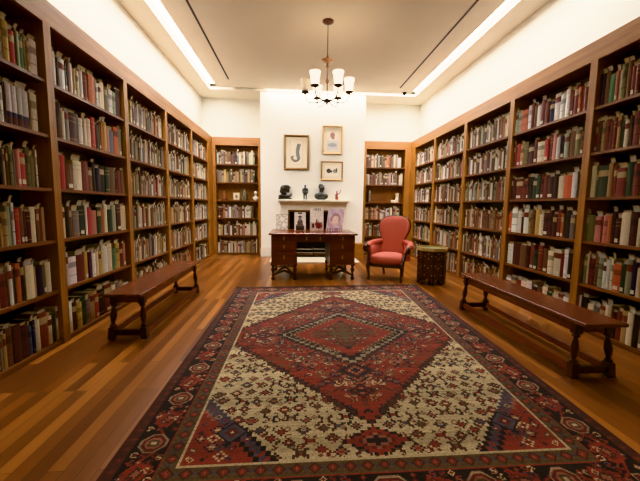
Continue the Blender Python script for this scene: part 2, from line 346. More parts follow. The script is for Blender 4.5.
# ------------------------------------------------------------------ books
PAL = {'k': ('black', (30,27,27)), 'n': ('navy', (38,40,62)), 'b': ('blue', (52,72,112)), 'B': ('slate blue', (92,106,124)), 'g': ('green', (70,120,90)),
 'G': ('dark green', (44,64,52)), 'e': ('sage green', (150,158,134)), 'l': ('olive', (104,98,60)), 'r': ('bright red', (170,46,42)), 'R': ('dark red', (106,40,36)),
 'm': ('maroon', (66,30,32)), 'o': ('orange-brown', (176,92,48)), 't': ('tan', (168,136,92)), 'T': ('brown', (104,68,46)), 'y': ('mustard', (190,154,74)),
 'c': ('cream', (216,201,168)), 'w': ('white', (228,224,216)), 'i': ('pale grey', (200,196,191)), 'p': ('rose pink', (188,120,110)), 'v': ('purple', (78,54,84)), 's': ('grey', (118,112,108)),
 'O': ('orange', (198,88,36))}
ROWS = {  # pixel boundaries of the spines read off each shelf, left to right
 'A1': "0 s 3.5 y 9.8 r 15.5 k 17 e 20 g 24 l 27 t 30.5 w 37.5",
 'A2': "0 w 3 k 6.3 i 12 i 17.8 i 22.8 i 30 _ 31 c 38",
 'A3': "0 k 3.8 t 7 T 9.5 l 13 s 16 p 20.6 r 27 l 31.5 l 36 w 38",
 'A4': "0 t 2.5 t 8 e 12.4 i 15.6 r 20 T 23.7 m 27 m 31.3 c 37 T 40 R 43.3 t 46",
 'A5': "0 R 9.3 w 13.3 T 15 k 17.5 o 22.3 k 26.3 c 34.8 t 37 n 43 l 46.3 c 51.5",
 'A6': "0 T 1.8 e 4.5 t 8 T 14 m 30 B 33.5 b 36 c 41 R 49 c 53 G 57.2 w 60",
 'B1': "52.6 w 56.6 k 59 i 65 k 67.6 T 70.6 w 73 t 76.5 c 79.7 i 83.3 _ 83.8 R 88.6 o 95.5 i 98.3 c 101.2 c 105 l 108.6 i 112.6 e 116 m 121.5 k 123",
 'B2': "54.6 c 57 m 61.4 c 65 s 69.7 m 77.3 s 80 w 84 c 87.3 c 91.7 r 95.7 m 99.2 l 101.2 o 103.6 y 106.7 p 109.5 B 114.4 O 119 e 122 k 126",
 'B3': "58.3 R 60.8 r 66.3 T 73.4 c 82 R 88.4 T 92.6 k 96 n 100.4 k 105.5 G 110 T 115.2 k 118 R 121.3 T 125.3",
 'B4': "63.3 c 66.2 k 69.8 T 73.4 s 80 G 85.4 w 87.8 r 92.3 p 97.5 G 101.7 o 105 c 108.2 G 112.6 e 116.7 m 121 c 126.7",
 'B5': "66.3 i 69.8 w 77.6 R 85.4 y 89 v 92.4 w 96 c 99 y 101.6 c 105 w 108.6 c 113 g 116.6 y 120.4 R 123.6 p 126",
 'B6': "69.6 w 73.6 m 77.6 y 82.2 G 87 s 91.2 t 96 r 99.5 k 105.5 R 112 c 116 s 120 t 124 w 129",
 'R21': "515.4 e 518 e 521 o 527.8 w 531 R 533.7 T 536.8 i 540.7 R 544.7 R 548.8 n 554 w 560 i 565.6 w 569.7 R 573.7 R 578 o 581 R 584 R 587.6",
 'R22': "511.6 R 514.5 R 517.2 r 520.2 t 523.5 l 528 m 533.4 R 537.3 c 544.2 r 548.5 R 552.4 p 556.2 i 560 n 564 e 569 T 575 l 580.4 T 584",
 'R23': "510 m 512.7 m 515.6 R 522 R 526 R 528 k 532 G 536 G 540 R 543.3 R 547 m 553.3 k 557.6 c 563.4 O 571.2 w 576.6 k 580",
 'R24': "507.7 O 511.7 w 517 w 521.2 m 523.5 w 528 t 531 T 534.4 y 539 c 543 m 548.4 m 552 m 556 R 560.2 o 563.3 k 569.6 s 574.3",
 'R25': "506.8 w 512.6 m 519.6 T 525 m 529 R 533 G 537.5 R 542 T 547 c 552.5 c 560 R 563 w 567.3 k 572",
 'R26': "505 w 510 s 515 R 520 c 526 w 531 k 536 T 541 c 546 G 551 c 557 R 562 w 567 t 571",
 'R11': "597 R 600 n 604.2 T 609 g 614.8 p 618 c 621 l 625.8 T 631 R 635.2 R 640",
 'R12': "592.8 R 597.3 m 601.2 t 604.5 R 609 R 612.5 R 616.2 t 620 G 624.3 c 629 m 632.6 R 640",
 'R13': "590.3 c 595.4 l 597.3 G 607.2 t 612 R 616.2 R 625.7 G 632.3 R 640",
 'R14': "583.5 l 588 l 594.5 p 601 _ 602 p 607 o 610.6 m 615 m 620 c 629 m 636.3 c 640",
 'R15': "578.8 T 582.5 l 586.2 c 588 R 593.2 T 597 e 602 w 605 i 609.4 c 612 O 619.6 G 624.3 e 630.4 n 635.6 c 640",
 'R16': "574 w 580 k 586 c 592 s 598 R 604 c 610 m 615 R 620 t 626 c 632 k 638"}
LEFT_MIX = "cittcTskTsRielmctyGoBtnctsikcwspT"; RIGHT_MIX = "citTRRmTsetoRicktpsTwRicltsTmG"
BOOKS = []     # dict per book: pose and looks
def rnd_book(side, bay, row, s0, s1, mix, end=0):
    """fill [s0,s1] along the shelf with books; local x runs left to right as one faces it"""
    s = s0
    while s < s1-.022:
        t = min(random.uniform(.026, .062), s1-s)
        if random.random() < .03 and s > s0+.1: s += random.uniform(.02, .05); continue
        if s+t > s1: break
        BOOKS.append(dict(side=side, bay=bay, row=row, s=s+t/2, t=t, c=random.choice(mix), h=random.uniform(.245, .335), read=False)); s += t
def world(bk):
    z = SZ[bk['row']]
    if bk['side'] == 'left': return (XL-.035-bk['in'], bk['s'], z+.001), PI/2
    if bk['side'] == 'right': return (XR+.035+bk['in'], -bk['s'], z+.001), -PI/2
    return (bk['s'], YB+.03+bk['in'], z+.001), 0
def read_row(key, side, bay, row, lo, hi):
    tk = ROWS[key].split(); z = SZ[row]+.13; x = XL-.035 if side == 'left' else XR+.035
    us = [float(a) for a in tk[0::2]]; cs = tk[1::2]
    ss = [y_on_wall(u, x, z)*(1 if side == 'left' else -1) for u in us]
    ss = [min(max(q, lo), hi) for q in ss]
    base = random.uniform(.275, .3)
    for i, c in enumerate(cs):
        t = ss[i+1]-ss[i]
        if c == '_' or t < .008: continue
        n = 2 if t > .15 else 1
        for k in range(n):
            BOOKS.append(dict(side=side, bay=bay, row=row, s=ss[i]+t/n*(k+.5), t=t/n, c=c, h=base+random.uniform(-.035, .04), read=True))
    return ss[0], ss[-1]
for i in range(5):
    for r_ in range(6):
        lo, hi = LEFT_U[i]+.045, LEFT_U[i+1]-.045
        if i == 0:
            a, b_ = read_row('A%d' % (r_+1), 'left', 0, r_, lo, hi); rnd_book('left', 0, r_, lo, a, LEFT_MIX)
        elif i == 1: read_row('B%d' % (r_+1), 'left', 1, r_, lo, hi)
        else: rnd_book('left', i, r_, lo+random.uniform(0, .02), hi-random.uniform(0, .1), LEFT_MIX)
        lo, hi = -RIGHT_U[i+1]+.045, -RIGHT_U[i]-.045
        if i == 0:
            a, b_ = read_row('R1%d' % (r_+1), 'right', 0, r_, lo, hi); rnd_book('right', 0, r_, b_, hi, RIGHT_MIX)
        elif i == 1: read_row('R2%d' % (r_+1), 'right', 1, r_, lo, hi)
        else: rnd_book('right', i, r_, lo+random.uniform(0, .03), hi-random.uniform(0, .05), RIGHT_MIX)
for side in ('left', 'right'):
    x0, a, b_, x1 = BACK[side]
    for r_ in range(6):
        if r_ != 2: rnd_book('back '+side, 0, r_, a+.01, b_-random.uniform(.01, .12), LEFT_MIX if side == 'left' else RIGHT_MIX)
for bk in BOOKS:
    bk['in'] = random.uniform(0, .012); bk['d'] = random.uniform(.16, .21)
    pr = .82 if bk['side'] in ('left', 'right') else .55
    bk['slip'] = (random.random() < pr) and bk['t'] > .02
    bk['sw'] = random.uniform(.82, .97); bk['sh'] = random.uniform(.02, .06); bk['sg'] = random.random() < (.4 if bk['side'] == 'left' else .6)
    bk['tilt'] = random.uniform(-.22, .22)
    bk['lab'] = random.random() < .2 and bk['t'] > .03
    l = lin(PAL[bk['c']][1]); gm = sum(l)/3; l = tuple(v*.8+gm*.2 for v in l); j = random.uniform(.8, 1.12); wt = 0 if bk['read'] else .22; l = tuple(v*(1-wt)+w_*wt for v, w_ in zip(l, lin((138,114,88)))); bk['col'] = tuple(min(1, v*j*random.uniform(.95, 1.05)) for v in l)
    bk['band'] = random.choice([None, None, 'gilt', 'panel', 'dark'])
    loc, rz = world(bk); u, v, dd = project(loc[0], loc[1], loc[2]+bk['h']/2)
    u2, _, _ = project(*( (loc[0], loc[1]+bk['t']*.5, loc[2]+bk['h']/2) if 'back' not in bk['side'] else (loc[0]+bk['t']*.5, loc[1], loc[2]+bk['h']/2)))
    _, v2, _ = project(loc[0], loc[1], loc[2]+bk['h'])
    area = abs(u2-u)*2*abs(v2-v)*2
    if not (-1 < u < 641 and 0 < v < 470 and dd > .2): area = 0
    if bk['row'] == 5 and bk['bay'] in (1, 2): area *= .35
    if bk['side'] == 'left' and bk['bay'] == 1 and bk['row'] == 5 and u > 100: area = 0
    if bk['side'] == 'right' and bk['bay'] == 1 and bk['row'] == 5: area = 0
    bk['area'], bk['u'] = area, u
order = sorted(range(len(BOOKS)), key=lambda i: -BOOKS[i]['area'])
SINGLES = set(i for i in order[:300] if BOOKS[i]['area'] > 0)

def cover_into(mb, bk, M):
    t, h, d, col = bk['t']-.0012, bk['h'], bk['d'], bk['col']; w = t/2; bu = min(.008, t*.16); th = .003
    outer = [(-w, d), (-w, 0)]+[(w*x, -bu*(1-x*x)) for x in (-.6, 0, .6)]+[(w, 0), (w, d)]
    inner = [(-w+th, d), (-w+th, th)]+[(w*x*.9, th-bu*.7*(1-x*x)) for x in (-.6, 0, .6)]+[(w-th, th), (w-th, d)]
    gilt = lin((176,140,80)); dark = tuple(v*.45 for v in col); pan = lin((168,150,118)) if sum(col) < .5 else lin((96,44,36))
    if bk['band'] == 'gilt': zs = [(0, col), (.1, gilt), (.115, col), (.7, gilt), (.712, col), (.84, gilt), (.852, col)]
    elif bk['band'] == 'panel': zs = [(0, col), (.66, pan), (.86, col)]
    elif bk['band'] == 'dark': zs = [(0, col), (.3, dark), (.33, col), (.6, dark), (.8, col)]
    else: zs = [(0, col)]
    if bk.get('set'): zs = [(0, lin((70,36,40))), (.2, lin((52,54,74))), (.32, col)]
    zz = [a*h for a, _ in zs]+[h]; n = len(outer)
    vs = [M @ Vector((*p, z)) for z in zz for p in outer]; fs = []
    base = len(mb.v)
    for k, (_, c) in enumerate(zs):
        mb_f = [(k*n+i, k*n+i+1, (k+1)*n+i+1, (k+1)*n+i) for i in range(n-1)]
        for f in mb_f:
            mb.f.append([base+q for q in f]); mb.sm.append(False)
            mb.c.append(c if 1 <= f[0] % n <= 4 else col)
    mb.v += [tuple(p) for p in vs]
    o2 = len(mb.v); mb.v += [tuple(M @ Vector((*p, z))) for z in (0, h) for p in inner]
    for i in range(n-1):
        for f in ((o2+i+1, o2+i, o2+n+i, o2+n+i+1), (base+i+1, base+i, o2+i, o2+i+1), (base+(len(zz)-1)*n+i, base+(len(zz)-1)*n+i+1, o2+n+i+1, o2+n+i)):
            mb.f.append(list(f)); mb.sm.append(False); mb.c.append(col)
def pages_into(mb, bk, M, col=None):
    w = bk['t']/2-.0045; mb.box(-w, w, .0045, bk['d']-.006, .004, bk['h']-.007, col, M)
def slip_into(mb, bk, M, col=None):
    w = bk['t']*bk['sw']/2; y = .016; z0, z1, z2 = bk['h']-.006, bk['h']+bk['sh']*.6, bk['h']+bk['sh']; lim = bk['t']/2-.001-w; x = max(-lim, min(lim, math.sin(bk['tilt'])*bk['sh']))
    P = [(-w, y, z0), (w, y, z0), (w+x*.4, y-.004, z1), (-w+x*.4, y-.004, z1), (w+x, y-.016, z2), (-w+x, y-.016, z2)]
    vs = [M @ Vector(p) for p in P]+[M @ Vector((p[0], p[1]+.0015, p[2])) for p in P]
    mb.add(vs, [(0,1,2,3), (3,2,4,5), (7,6,9,8), (8,9,11,10), (5,4,10,11), (0,3,9,6), (3,5,11,9), (1,7,8,2), (2,8,10,4)], False, col)
def label_into(mb, bk, M, col=None):
    w = bk['t']*.3; bu = min(.008, bk['t']*.16); mb.box(-w, w, -bu-.001, -bu*.75, .018, .055, col, M)
for i, bk in enumerate(BOOKS):
    if bk['side'] == 'left' and bk['bay'] == 0 and bk['row'] == 1 and bk['c'] == 'i' and bk['read']: bk['set'] = True; bk['h'] = .3; bk['band'] = None
I4 = Matrix.Identity(4)
ORD = ['first', 'second', 'third', 'fourth', 'fifth', 'sixth', 'seventh', 'eighth', 'ninth', 'tenth', 'eleventh', 'twelfth', 'thirteenth', 'fourteenth', 'fifteenth', 'sixteenth',
       'seventeenth', 'eighteenth', 'nineteenth', 'twentieth', 'twenty-first', 'twenty-second', 'twenty-third', 'twenty-fourth', 'twenty-fifth', 'twenty-sixth', 'twenty-seventh', 'twenty-eighth', 'twenty-ninth', 'thirtieth',
       'thirty-first', 'thirty-second', 'thirty-third', 'thirty-fourth', 'thirty-fifth']
SHN = ['top', 'second', 'third', 'fourth', 'fifth', 'bottom']
rows = {}
for i, bk in enumerate(BOOKS): rows.setdefault((bk['side'], bk['bay'], bk['row']), []).append(i)
rest, rest_page, rest_slip = MB(), None, None
PC = lin((196,180,146)); LC = lin((214,206,190)); SC1 = lin((184,172,148)); SC2 = lin((176,170,158))
for (side, bay, row), ids in rows.items():
    ids.sort(key=lambda i: BOOKS[i]['s'])
    for k, i in enumerate(ids):
        bk = BOOKS[i]; loc, rz = world(bk); M = Matrix.Translation(loc) @ Matrix.Rotation(rz, 4, 'Z')
        if i not in SINGLES:
            cover_into(rest, bk, M); pages_into(rest, bk, M, PC)
            if bk['slip']: slip_into(rest, bk, M, SC2 if bk['sg'] else SC1)
            if bk['lab']: label_into(rest, bk, M, LC)
            continue
        from_right = side == 'left' and bay == 0
        n = (len(ids)-k) if from_right else k+1
        mb = MB(); cover_into(mb, bk, I4)
        ob = mb.build('book', M_book); ob.location = loc; ob.rotation_euler = (0, 0, rz)
        tag(ob, '%s book, %s from the %s end, %s shelf, %s %s bookcase' % (PAL[bk['c']][0], ORD[n-1], 'right' if from_right else 'left', SHN[row], NTH[bay], side), 'book',
            'books on the %s shelf of the %s %s bookcase' % (SHN[row], NTH[bay], side))
        p = MB(); pages_into(p, bk, I4); p.build('page_block', M_page, ob)
        if bk['slip']: p = MB(); slip_into(p, bk, I4); p.build('paper_flag', M_slip2 if bk['sg'] else M_slip, ob)
        if bk['lab']: p = MB(); label_into(p, bk, I4); p.build('spine_label', M_label, ob)
o = rest.build('books', M_book); tag(o, 'rows of smaller old books filling the remaining, farther bookcase shelves', 'books', kind='stuff')
print('books', len(BOOKS), 'singles', len(SINGLES))

# ------------------------------------------------------------------ rug (hand-knotted pattern, one quarter mirrored)
def rug_pattern():
    rng = random.Random(3)
    RED, DRED, NAVY, IVO, OLV, SLT, ROSE, BRN, BLK = (134,50,36), (98,37,30), (36,33,38), (198,174,132), (92,74,54), (84,80,88), (156,100,82), (70,44,36), (28,24,25)
    W, L = 186, 266
    A = np.zeros((L, W, 3)); A[:] = IVO
    def px(x, y, c):
        x, y = int(x), int(y)
        if 0 <= x < W and 0 <= y < L: A[y, x] = c
    ST = [["..a..", ".aba.", "abcba", ".aba.", "..a.."], ["aaa..", "a.ba.", "..aba", ".ab..", "aa..."], ["..a...", ".aba..", "abbba.", ".aba.a", "..a.aa", "....a."],
          ["a....a", "aa..aa", ".abba.", ".abba.", "aa..aa"], [".aaaa", "ab...", "abbb.", "a..ba", ".aaa."], ["..aa..", ".abba.", "abccba", ".abba.", "..aa.."], ["a...", "aa..", ".aa.", "..aa", "..ba", ".bb."]]
    def stamp(x, y, pal, st=None, k=1):
        s = st or rng.choice(ST); fx, fy = rng.random() < .5, rng.random() < .5
        s = s[::-1] if fy else s
        for j, rw in enumerate(s):
            rw = rw[::-1] if fx else rw
            for i, ch_ in enumerate(rw):
                if ch_ != '.':
                    for a in range(k):
                        for b2 in range(k): px(x+i*k+a, y+j*k+b2, pal['abc'.index(ch_)])
    # ivory ground crowded with angular vines
    for r_ in range(0, 22):
        for c in range(0, 14):
            x, y = 48+c*15+(r_ % 2)*7+rng.randint(-2, 2), 48+r_*13+rng.randint(-2, 2)
            stamp(x, y, rng.choice([(BRN, RED, IVO), (NAVY, ROSE, RED), (BRN, SLT, IVO), (DRED, RED, ROSE), (BRN, OLV, ROSE), (NAVY, RED, IVO)]), rng.choice([ST[0], ST[2], ST[5], ST[3]]), 2)
    for y in range(48, L, 10):
        for x in range(48, W, 10):
            stamp(x+rng.randint(-2, 2), y+rng.randint(-2, 2), rng.choice([(BRN, RED, IVO), (IVO, BRN, RED), (IVO, OLV, RED), (BRN, OLV, IVO), (IVO, IVO, RED), (DRED, IVO, NAVY)]), rng.choice(ST))
    cx, cy_ = W, L
    Y, X = np.mgrid[0:L, 0:W]
    q = lambda a, s: np.floor(a/s)*s
    d1 = q(cx-X, 5)/152+q(cy_-Y, 5)/176
    A[d1 < 1.05] = BRN; A[(d1 < 1.04) & (((X//5)+(Y//5)) % 2 == 0)] = NAVY; A[d1 < 1.0] = RED
    for y in range(48, L, 8):
        for x in range(48, W, 8):
            dd = (cx-x)/152+(cy_-y)/176
            if dd < .95:
                pal = rng.choice([(NAVY, ROSE, IVO), (DRED, ROSE, NAVY), (OLV, IVO, NAVY), (ROSE, NAVY, IVO), (IVO, NAVY, ROSE), (SLT, IVO, RED), (OLV, ROSE, RED), (NAVY, IVO, ROSE), (IVO, ROSE, NAVY), (ROSE, OLV, NAVY)])
                stamp(x+rng.randint(-2, 2), y+rng.randint(-2, 2), pal, None, 2 if rng.random() < .5 else 1)
    # a second, darker crop of small hooks breaks up the red ground and the diamond's edge
    for y in range(48, L, 11):
        for x in range(48, W, 11):
            dd = (cx-x)/152+(cy_-y)/176
            if dd < 1.08: stamp(x+rng.randint(-4, 4), y+rng.randint(-4, 4), rng.choice([(NAVY, OLV, RED), (BRN, RED, NAVY), (DRED, OLV, IVO), (NAVY, SLT, ROSE), (OLV, RED, BRN)]), rng.choice([ST[1], ST[3], ST[4], ST[6]]), 2 if rng.random() < .6 else 1)
    # inner stepped medallion
    d2 = q(cx-X, 6)/84+q(cy_-Y, 6)/80
    A[d2 < 1.07] = BRN; A[d2 < 1.03] = NAVY; A[(d2 < 1.0) & (((X//7)+(Y//7)) % 2 == 0)] = (150,132,106); A[d2 < .88] = BLK; A[d2 < .82] = OLV; A[(d2 < .82) & (((X//4)+(Y//4)) % 3 == 0)] = IVO; A[d2 < .76] = RED
    for y in range(170, L, 8):
        for x in range(100, W, 8):
            if (cx-x)/84+(cy_-y)/80 < .7: stamp(x+rng.randint(-1, 1), y+rng.randint(-1, 1), rng.choice([(OLV, ROSE, IVO), (NAVY, RED, ROSE), (RED, IVO, NAVY), (SLT, OLV, IVO)]))
    for y in range(190, L, 9):
        for x in range(110, W, 9):
            if (cx-x)/84+(cy_-y)/80 < .68: stamp(x, y, rng.choice([(OLV, BRN, IVO), (BRN, OLV, ROSE), (NAVY, RED, IVO)]), None, 2)
    d3 = q(cx-X, 3)/34+q(cy_-Y, 3)/7; A[d3 < 1] = OLV; d3 = q(cx-X, 3)/7+q(cy_-Y, 3)/30; A[d3 < 1] = OLV; A[(np.abs(cx-X)+np.abs(cy_-Y)) % 11 < 1.5] = np.where(d2[(np.abs(cx-X)+np.abs(cy_-Y)) % 11 < 1.5][:, None] < .25, np.array(OLV), A[(np.abs(cx-X)+np.abs(cy_-Y)) % 11 < 1.5])
    # pendants towards the ends and sides
    for (px_, py_, rx, ry) in ((cx, cy_-100, 18, 15), (cx-108, cy_, 14, 9), (cx, cy_-138, 12, 10), (cx, cy_-203, 24, 13)):
        d4 = q(abs(px_-X), 3)/rx+q(abs(py_-Y), 3)/ry
        A[d4 < 1.1] = BRN if py_ > 80 else NAVY; A[d4 < .95] = NAVY if py_ > 80 else RED; A[d4 < .62] = DRED; A[d4 < .5] = ROSE; A[d4 < .3] = NAVY
    # corner brackets
    d5 = q(X-48, 4)/58+q(Y-48, 5)/70
    A[d5 < 1.05] = BLK; A[d5 < 1.01] = SLT; A[(d5 < .97) & (d5 > .88) & ((X-Y) % 9 < 4)] = RED; A[d5 < .84] = BLK; A[d5 < .81] = ROSE; A[d5 < .78] = RED
    for y in range(50, 130, 9):
        for x in range(50, 116, 9):
            dd = (x-48)/58+(y-48)/70
            if dd < .66: stamp(x, y, rng.choice([(SLT, NAVY, IVO), (NAVY, ROSE, IVO), (IVO, RED, NAVY), (OLV, IVO, RED), (DRED, NAVY, SLT)]), None, rng.choice([1, 2]))
            elif .84 < dd < .96: stamp(x, y, rng.choice([(NAVY, RED, IVO), (RED, SLT, IVO), (IVO, NAVY, RED)]))
    d6 = (abs(X-48-28)+abs(Y-48-30)); A[d6 < 13] = BLK; A[d6 < 11] = SLT; A[d6 < 6] = DRED; A[d6 < 2] = IVO
    # borders
    D = np.minimum(X, Y); S = np.where(X < Y, Y, X)
    A[D < 48] = IVO; A[D < 46] = BRN
    m = (D >= 35) & (D < 46); A[m] = OLV
    pd = np.abs((S % 12)-6)+np.abs(D-40.5); A[m & (pd < 5)] = BRN; A[m & (pd < 3.5)] = RED; A[m & (pd < 1.5)] = ROSE
    pd = np.abs(((S+6) % 12)-6)+np.abs(D-40.5); A[m & (pd < 2)] = SLT
    A[(D >= 34) & (D < 35)] = RED
    m = (D >= 9) & (D < 34); A[m] = BLK
    ph = S % 56; c0 = D-21.5
    oct_ = np.maximum(np.maximum(np.abs(ph-14), np.abs(c0)), (np.abs(ph-14)+np.abs(c0))*.72)
    A[m & (oct_ < 9.6)] = (160,134,106); A[m & (oct_ < 8.2)] = DRED; A[m & (oct_ < 5.6)] = ROSE; A[m & (oct_ < 4)] = OLV; A[m & (oct_ < 2)] = IVO
    lf = np.abs((ph-42)-c0*.6)/13+np.abs(c0+(ph-42)*.25)/11
    A[m & (lf < 1.0)] = RED; A[m & (lf < .55)] = BRN; A[m & (lf < .3)] = ROSE
    zz = np.abs(c0-9*np.sign(np.sin(S/28*PI))*(1-np.abs(((S % 28)-14)/14)))
    A[m & (zz < 1.1) & (oct_ > 9.6) & (lf > 1)] = RED
    for s in range(0, 270, 7):
        for dd in (11, 17, 24, 29):
            for fl in (0, 1):
                x, y = (dd, s+rng.randint(-2, 2)) if fl else (s+rng.randint(-2, 2), dd)
                if fl and x >= y or (not fl and y > x) or rng.random() < .2: continue
                p = s % 56
                if abs(p-14) < 11: continue
                stamp(x, y, rng.choice([(ROSE, IVO, RED), (IVO, RED, NAVY), (RED, ROSE, IVO), (DRED, RED, ROSE), (BRN, RED, ROSE), (RED, OLV, IVO), (SLT, RED, IVO)]), rng.choice(ST[:2]+ST[4:5]))
    m = (D >= 3) & (D < 9); A[m] = BRN; pd = np.abs((S % 10)-5)+np.abs(D-5.5); A[m & (pd < 3.2)] = DRED; A[m & (pd < 1.5)] = OLV
    A[D < 3] = (74,40,34)
    full = np.concatenate([A, A[:, ::-1]], 1); full = np.concatenate([full, full[::-1]], 0)
    n = np.random.default_rng(1).normal(1, .05, (full.shape[0], 1, 1)); m2 = np.random.default_rng(2).normal(1, .06, full.shape[:2]+(1,))
    ab = np.repeat(np.random.default_rng(4).normal(1, .05, (full.shape[0]//14+1, 1, 1)), 14, 0)[:full.shape[0]]
    return np.clip(full*n*m2*ab*.76, 0, 255)
rug = rug_pattern()
RC = [(-.925, 1.2), (1.815, 1.2), (2.035, 5.36), (-.92, 5.21)]
def rug_at(s, t):
    x = (RC[0][0]*(1-s)+RC[1][0]*s)*(1-t)+(RC[3][0]*(1-s)+RC[2][0]*s)*t; y = (RC[0][1]*(1-s)+RC[1][1]*s)*(1-t)+(RC[3][1]*(1-s)+RC[2][1]*s)*t
    return (x, y, .011)
o = paint_grid('rug', rug, M_rug, None, rug_at); tag(o, 'large red, ivory and navy patterned wool rug with a diamond medallion on the floor', 'rug')
md = o.modifiers.new('thickness', 'SOLIDIFY'); md.thickness = .009; md.offset = -1

# ------------------------------------------------------------------ benches
def make_bench():
    L_, Wd, Ht = 1.91, .345, .46
    t = empty('bench', (0, 0, 0), '', 'bench', group='long wooden benches')
    MB().box(-Wd/2, Wd/2, -L_/2, L_/2, Ht-.03, Ht).build('seat', M_benchtop, t, .008)
    ap = MB(); ly = L_/2-.13; lx = Wd/2-.05
    ap.box(-lx-.012, -lx+.012, -ly, ly, Ht-.11, Ht-.03).box(lx-.012, lx+.012, -ly, ly, Ht-.11, Ht-.03).box(-lx, lx, -ly-.012, -ly+.012, Ht-.11, Ht-.03).box(-lx, lx, ly-.012, ly+.012, Ht-.11, Ht-.03)
    ap.build('apron', M_maho['y'], t, .003)
    for sx in (-1, 1):
        for sy_ in (-1, 1):
            lg = MB(); X, Y = sx*lx, sy_*ly; hw = .03
            sk = Matrix.Identity(4); k_ = .07; sk[0][2] = -sx*k_; sk[1][2] = -sy_*k_; sk[0][3] = X+sx*k_*Ht; sk[1][3] = Y+sy_*k_*Ht      # legs splay outwards
            lg.box(-hw, hw, -hw, hw, .345, Ht-.031, None, sk).box(-hw, hw, -hw, hw, 0, .115, None, sk)
            lg.lathe([(.024, .115), (.03, .123), (.03, .134), (.017, .144), (.019, .16), (.029, .21), (.03, .232), (.022, .28), (.016, .306), (.016, .314), (.029, .322), (.029, .334), (.024, .345)], 14, sk)
            lg.build('leg', M_ebon, t, .003)
    ex = .07*(Ht-.065)
    for sx in (-1, 1): MB().box(sx*(lx+ex)-.017, sx*(lx+ex)+.017, -ly-ex+.03, ly+ex-.03, .03, .09).build('stretcher', M_maho['y'], t, .004)
    for sy_ in (-1, 1): MB().box(-lx-ex+.03, lx+ex-.03, sy_*(ly+ex)-.017, sy_*(ly+ex)+.017, .03, .09).build('stretcher', M_ebon, t, .004)
    return t
bn = make_bench(); bn.location = (-1.612, 4.09, 0); bn['label'] = 'long dark wooden bench standing in front of the left wall bookcases'
b2 = copy_tree(bn); b2.location = (2.308, 3.165, 0); b2['label'] = 'long dark wooden bench standing in front of the right wall bookcases'

# ------------------------------------------------------------------ desk
DX0, DX1, DY0, DY1, DZ = -.46, 1.085, 5.69, 6.72, .83
dk = empty('desk', ((DX0+DX1)/2, (DY0+DY1)/2, 0), 'mahogany pedestal desk with brass drawer handles standing in front of the fireplace', 'desk'); ox, oy = dk.location.x, dk.location.y
hx, hy = (DX1-DX0)/2, (DY1-DY0)/2
MB().box(-hx, hx, -hy, hy, DZ-.032, DZ).build('desk_top', M_top, dk, .008)
px0, px1, pi = -hx+.04, hx-.04, .44
fr = MB().box(px0, px1, -hy+.05, hy-.05, .675, DZ-.032).build('frieze', M_maho['x'], dk, .003)
def handle(par, x, y, z):
    h = MB(); h.box(x-.014, x+.014, y-.004, y+.001, z-.03, z+.032); h.tube([(x, y-.004, z+.012), (x, y-.014, z+.004), (x, y-.016, z-.016), (x, y-.014, z-.026)], [.005, .005, .008, .004], 8)
    h.build('handle', M_brass, par)
fy = -hy+.05
for k, (a, b_) in enumerate(((px0, px0+pi), (px1-pi, px1))):
    pd = MB().box(a, b_, -hy+.05, hy-.05, .29, .675).build('pedestal', M_maho['z'], dk, .003)
    zs = [(.69, .785), (.52, .665), (.31, .505)]
    for z0, z1 in zs:
        dr = MB().box(a+.02, b_-.02, fy-.012, fy+.002, z0, z1).build('drawer', M_maho['x'], dk, .004); handle(dr, (a+b_)/2, fy-.012, (z0+z1)/2)
    pm = MB().box(a-.012, b_+.012, -hy+.038, hy-.038, .272, .295).build('base_moulding', M_maho['x'], dk, .005)
    for sx in (a+.03, b_-.03):
        for sy_ in (-hy+.08, hy-.08):
            MB().lathe([(.016, 0), (.034, .012), (.036, .035), (.022, .055), (.02, .075), (.03, .09), (.03, .1), (.016, .112), (.02, .13), (.036, .18), (.038, .2), (.02, .225), (.018, .235), (.034, .245), (.034, .272)], 14, None, sx, sy_).build('leg', M_ebon, dk)
    xm = (a+b_)/2; st = MB()
    for sx in (a+.03, b_-.03):
        for sy_ in (-hy+.08, hy-.08):
            st.tube([(sx, sy_, .085), (sx*.7+xm*.3, sy_*.75, .1), (sx*.35+xm*.65, sy_*.35, .14), (xm, 0, .15)], [.018, .02, .022, .024], 8)
        st.tube([(sx, -hy+.08, .09), (sx*.6+xm*.4, -hy+.1, .12), (xm, -hy+.11, .165)], [.016, .02, .022], 8)
    st.lathe([(.02, .12), (.04, .135), (.04, .16), (.015, .18), (.02, .2), (.001, .215)], 12, None, xm, 0)
    st.build('stretcher', M_ebon, dk)
dr = MB().box(px0+pi+.02, px1-pi-.02, fy-.012, fy+.002, .69, .785).build('drawer', M_maho['x'], dk, .004)
for x in (-.12, .12): handle(dr, x, fy-.012, .737)

# pictures and prints propped on the desk
def art(w, h, fn):
    g = np.zeros((h, w, 3)); rng = np.random.default_rng(5)
    for j in range(h):
        for i in range(w): g[j, i] = fn((i+.5)/w, (j+.5)/h)
    return np.clip(g*rng.normal(1, .03, (h, w, 1))*1.06, 0, 255)
def ell(x, y, cx_, cy_, a, b_): return ((x-cx_)/a)**2+((y-cy_)/b_)**2 < 1
def a1(x, y):
    v = math.sin(x*9+y*5)+math.sin(y*14-x*4); return (238,236,228) if v > .5 else ((222,218,206) if v > -.3 else ((190,184,168) if v > -1.2 else (232,226,212)))
def a2(x, y):
    if y > .9 and .3 < x < .7: return (90,80,72)
    if ell(x, y, .5, .64, .13, .1): return (150,132,116)
    if ell(x, y, .5, .76, .16, .06): return (70,64,62)
    if ell(x, y, .52, .42, .26, .2): return (96,90,88)
    if y < .24 and .14 < x < .86: return (62,54,52)
    if y < .34 and .14 < x < .8: return (120,108,100)
    return (226,222,216)
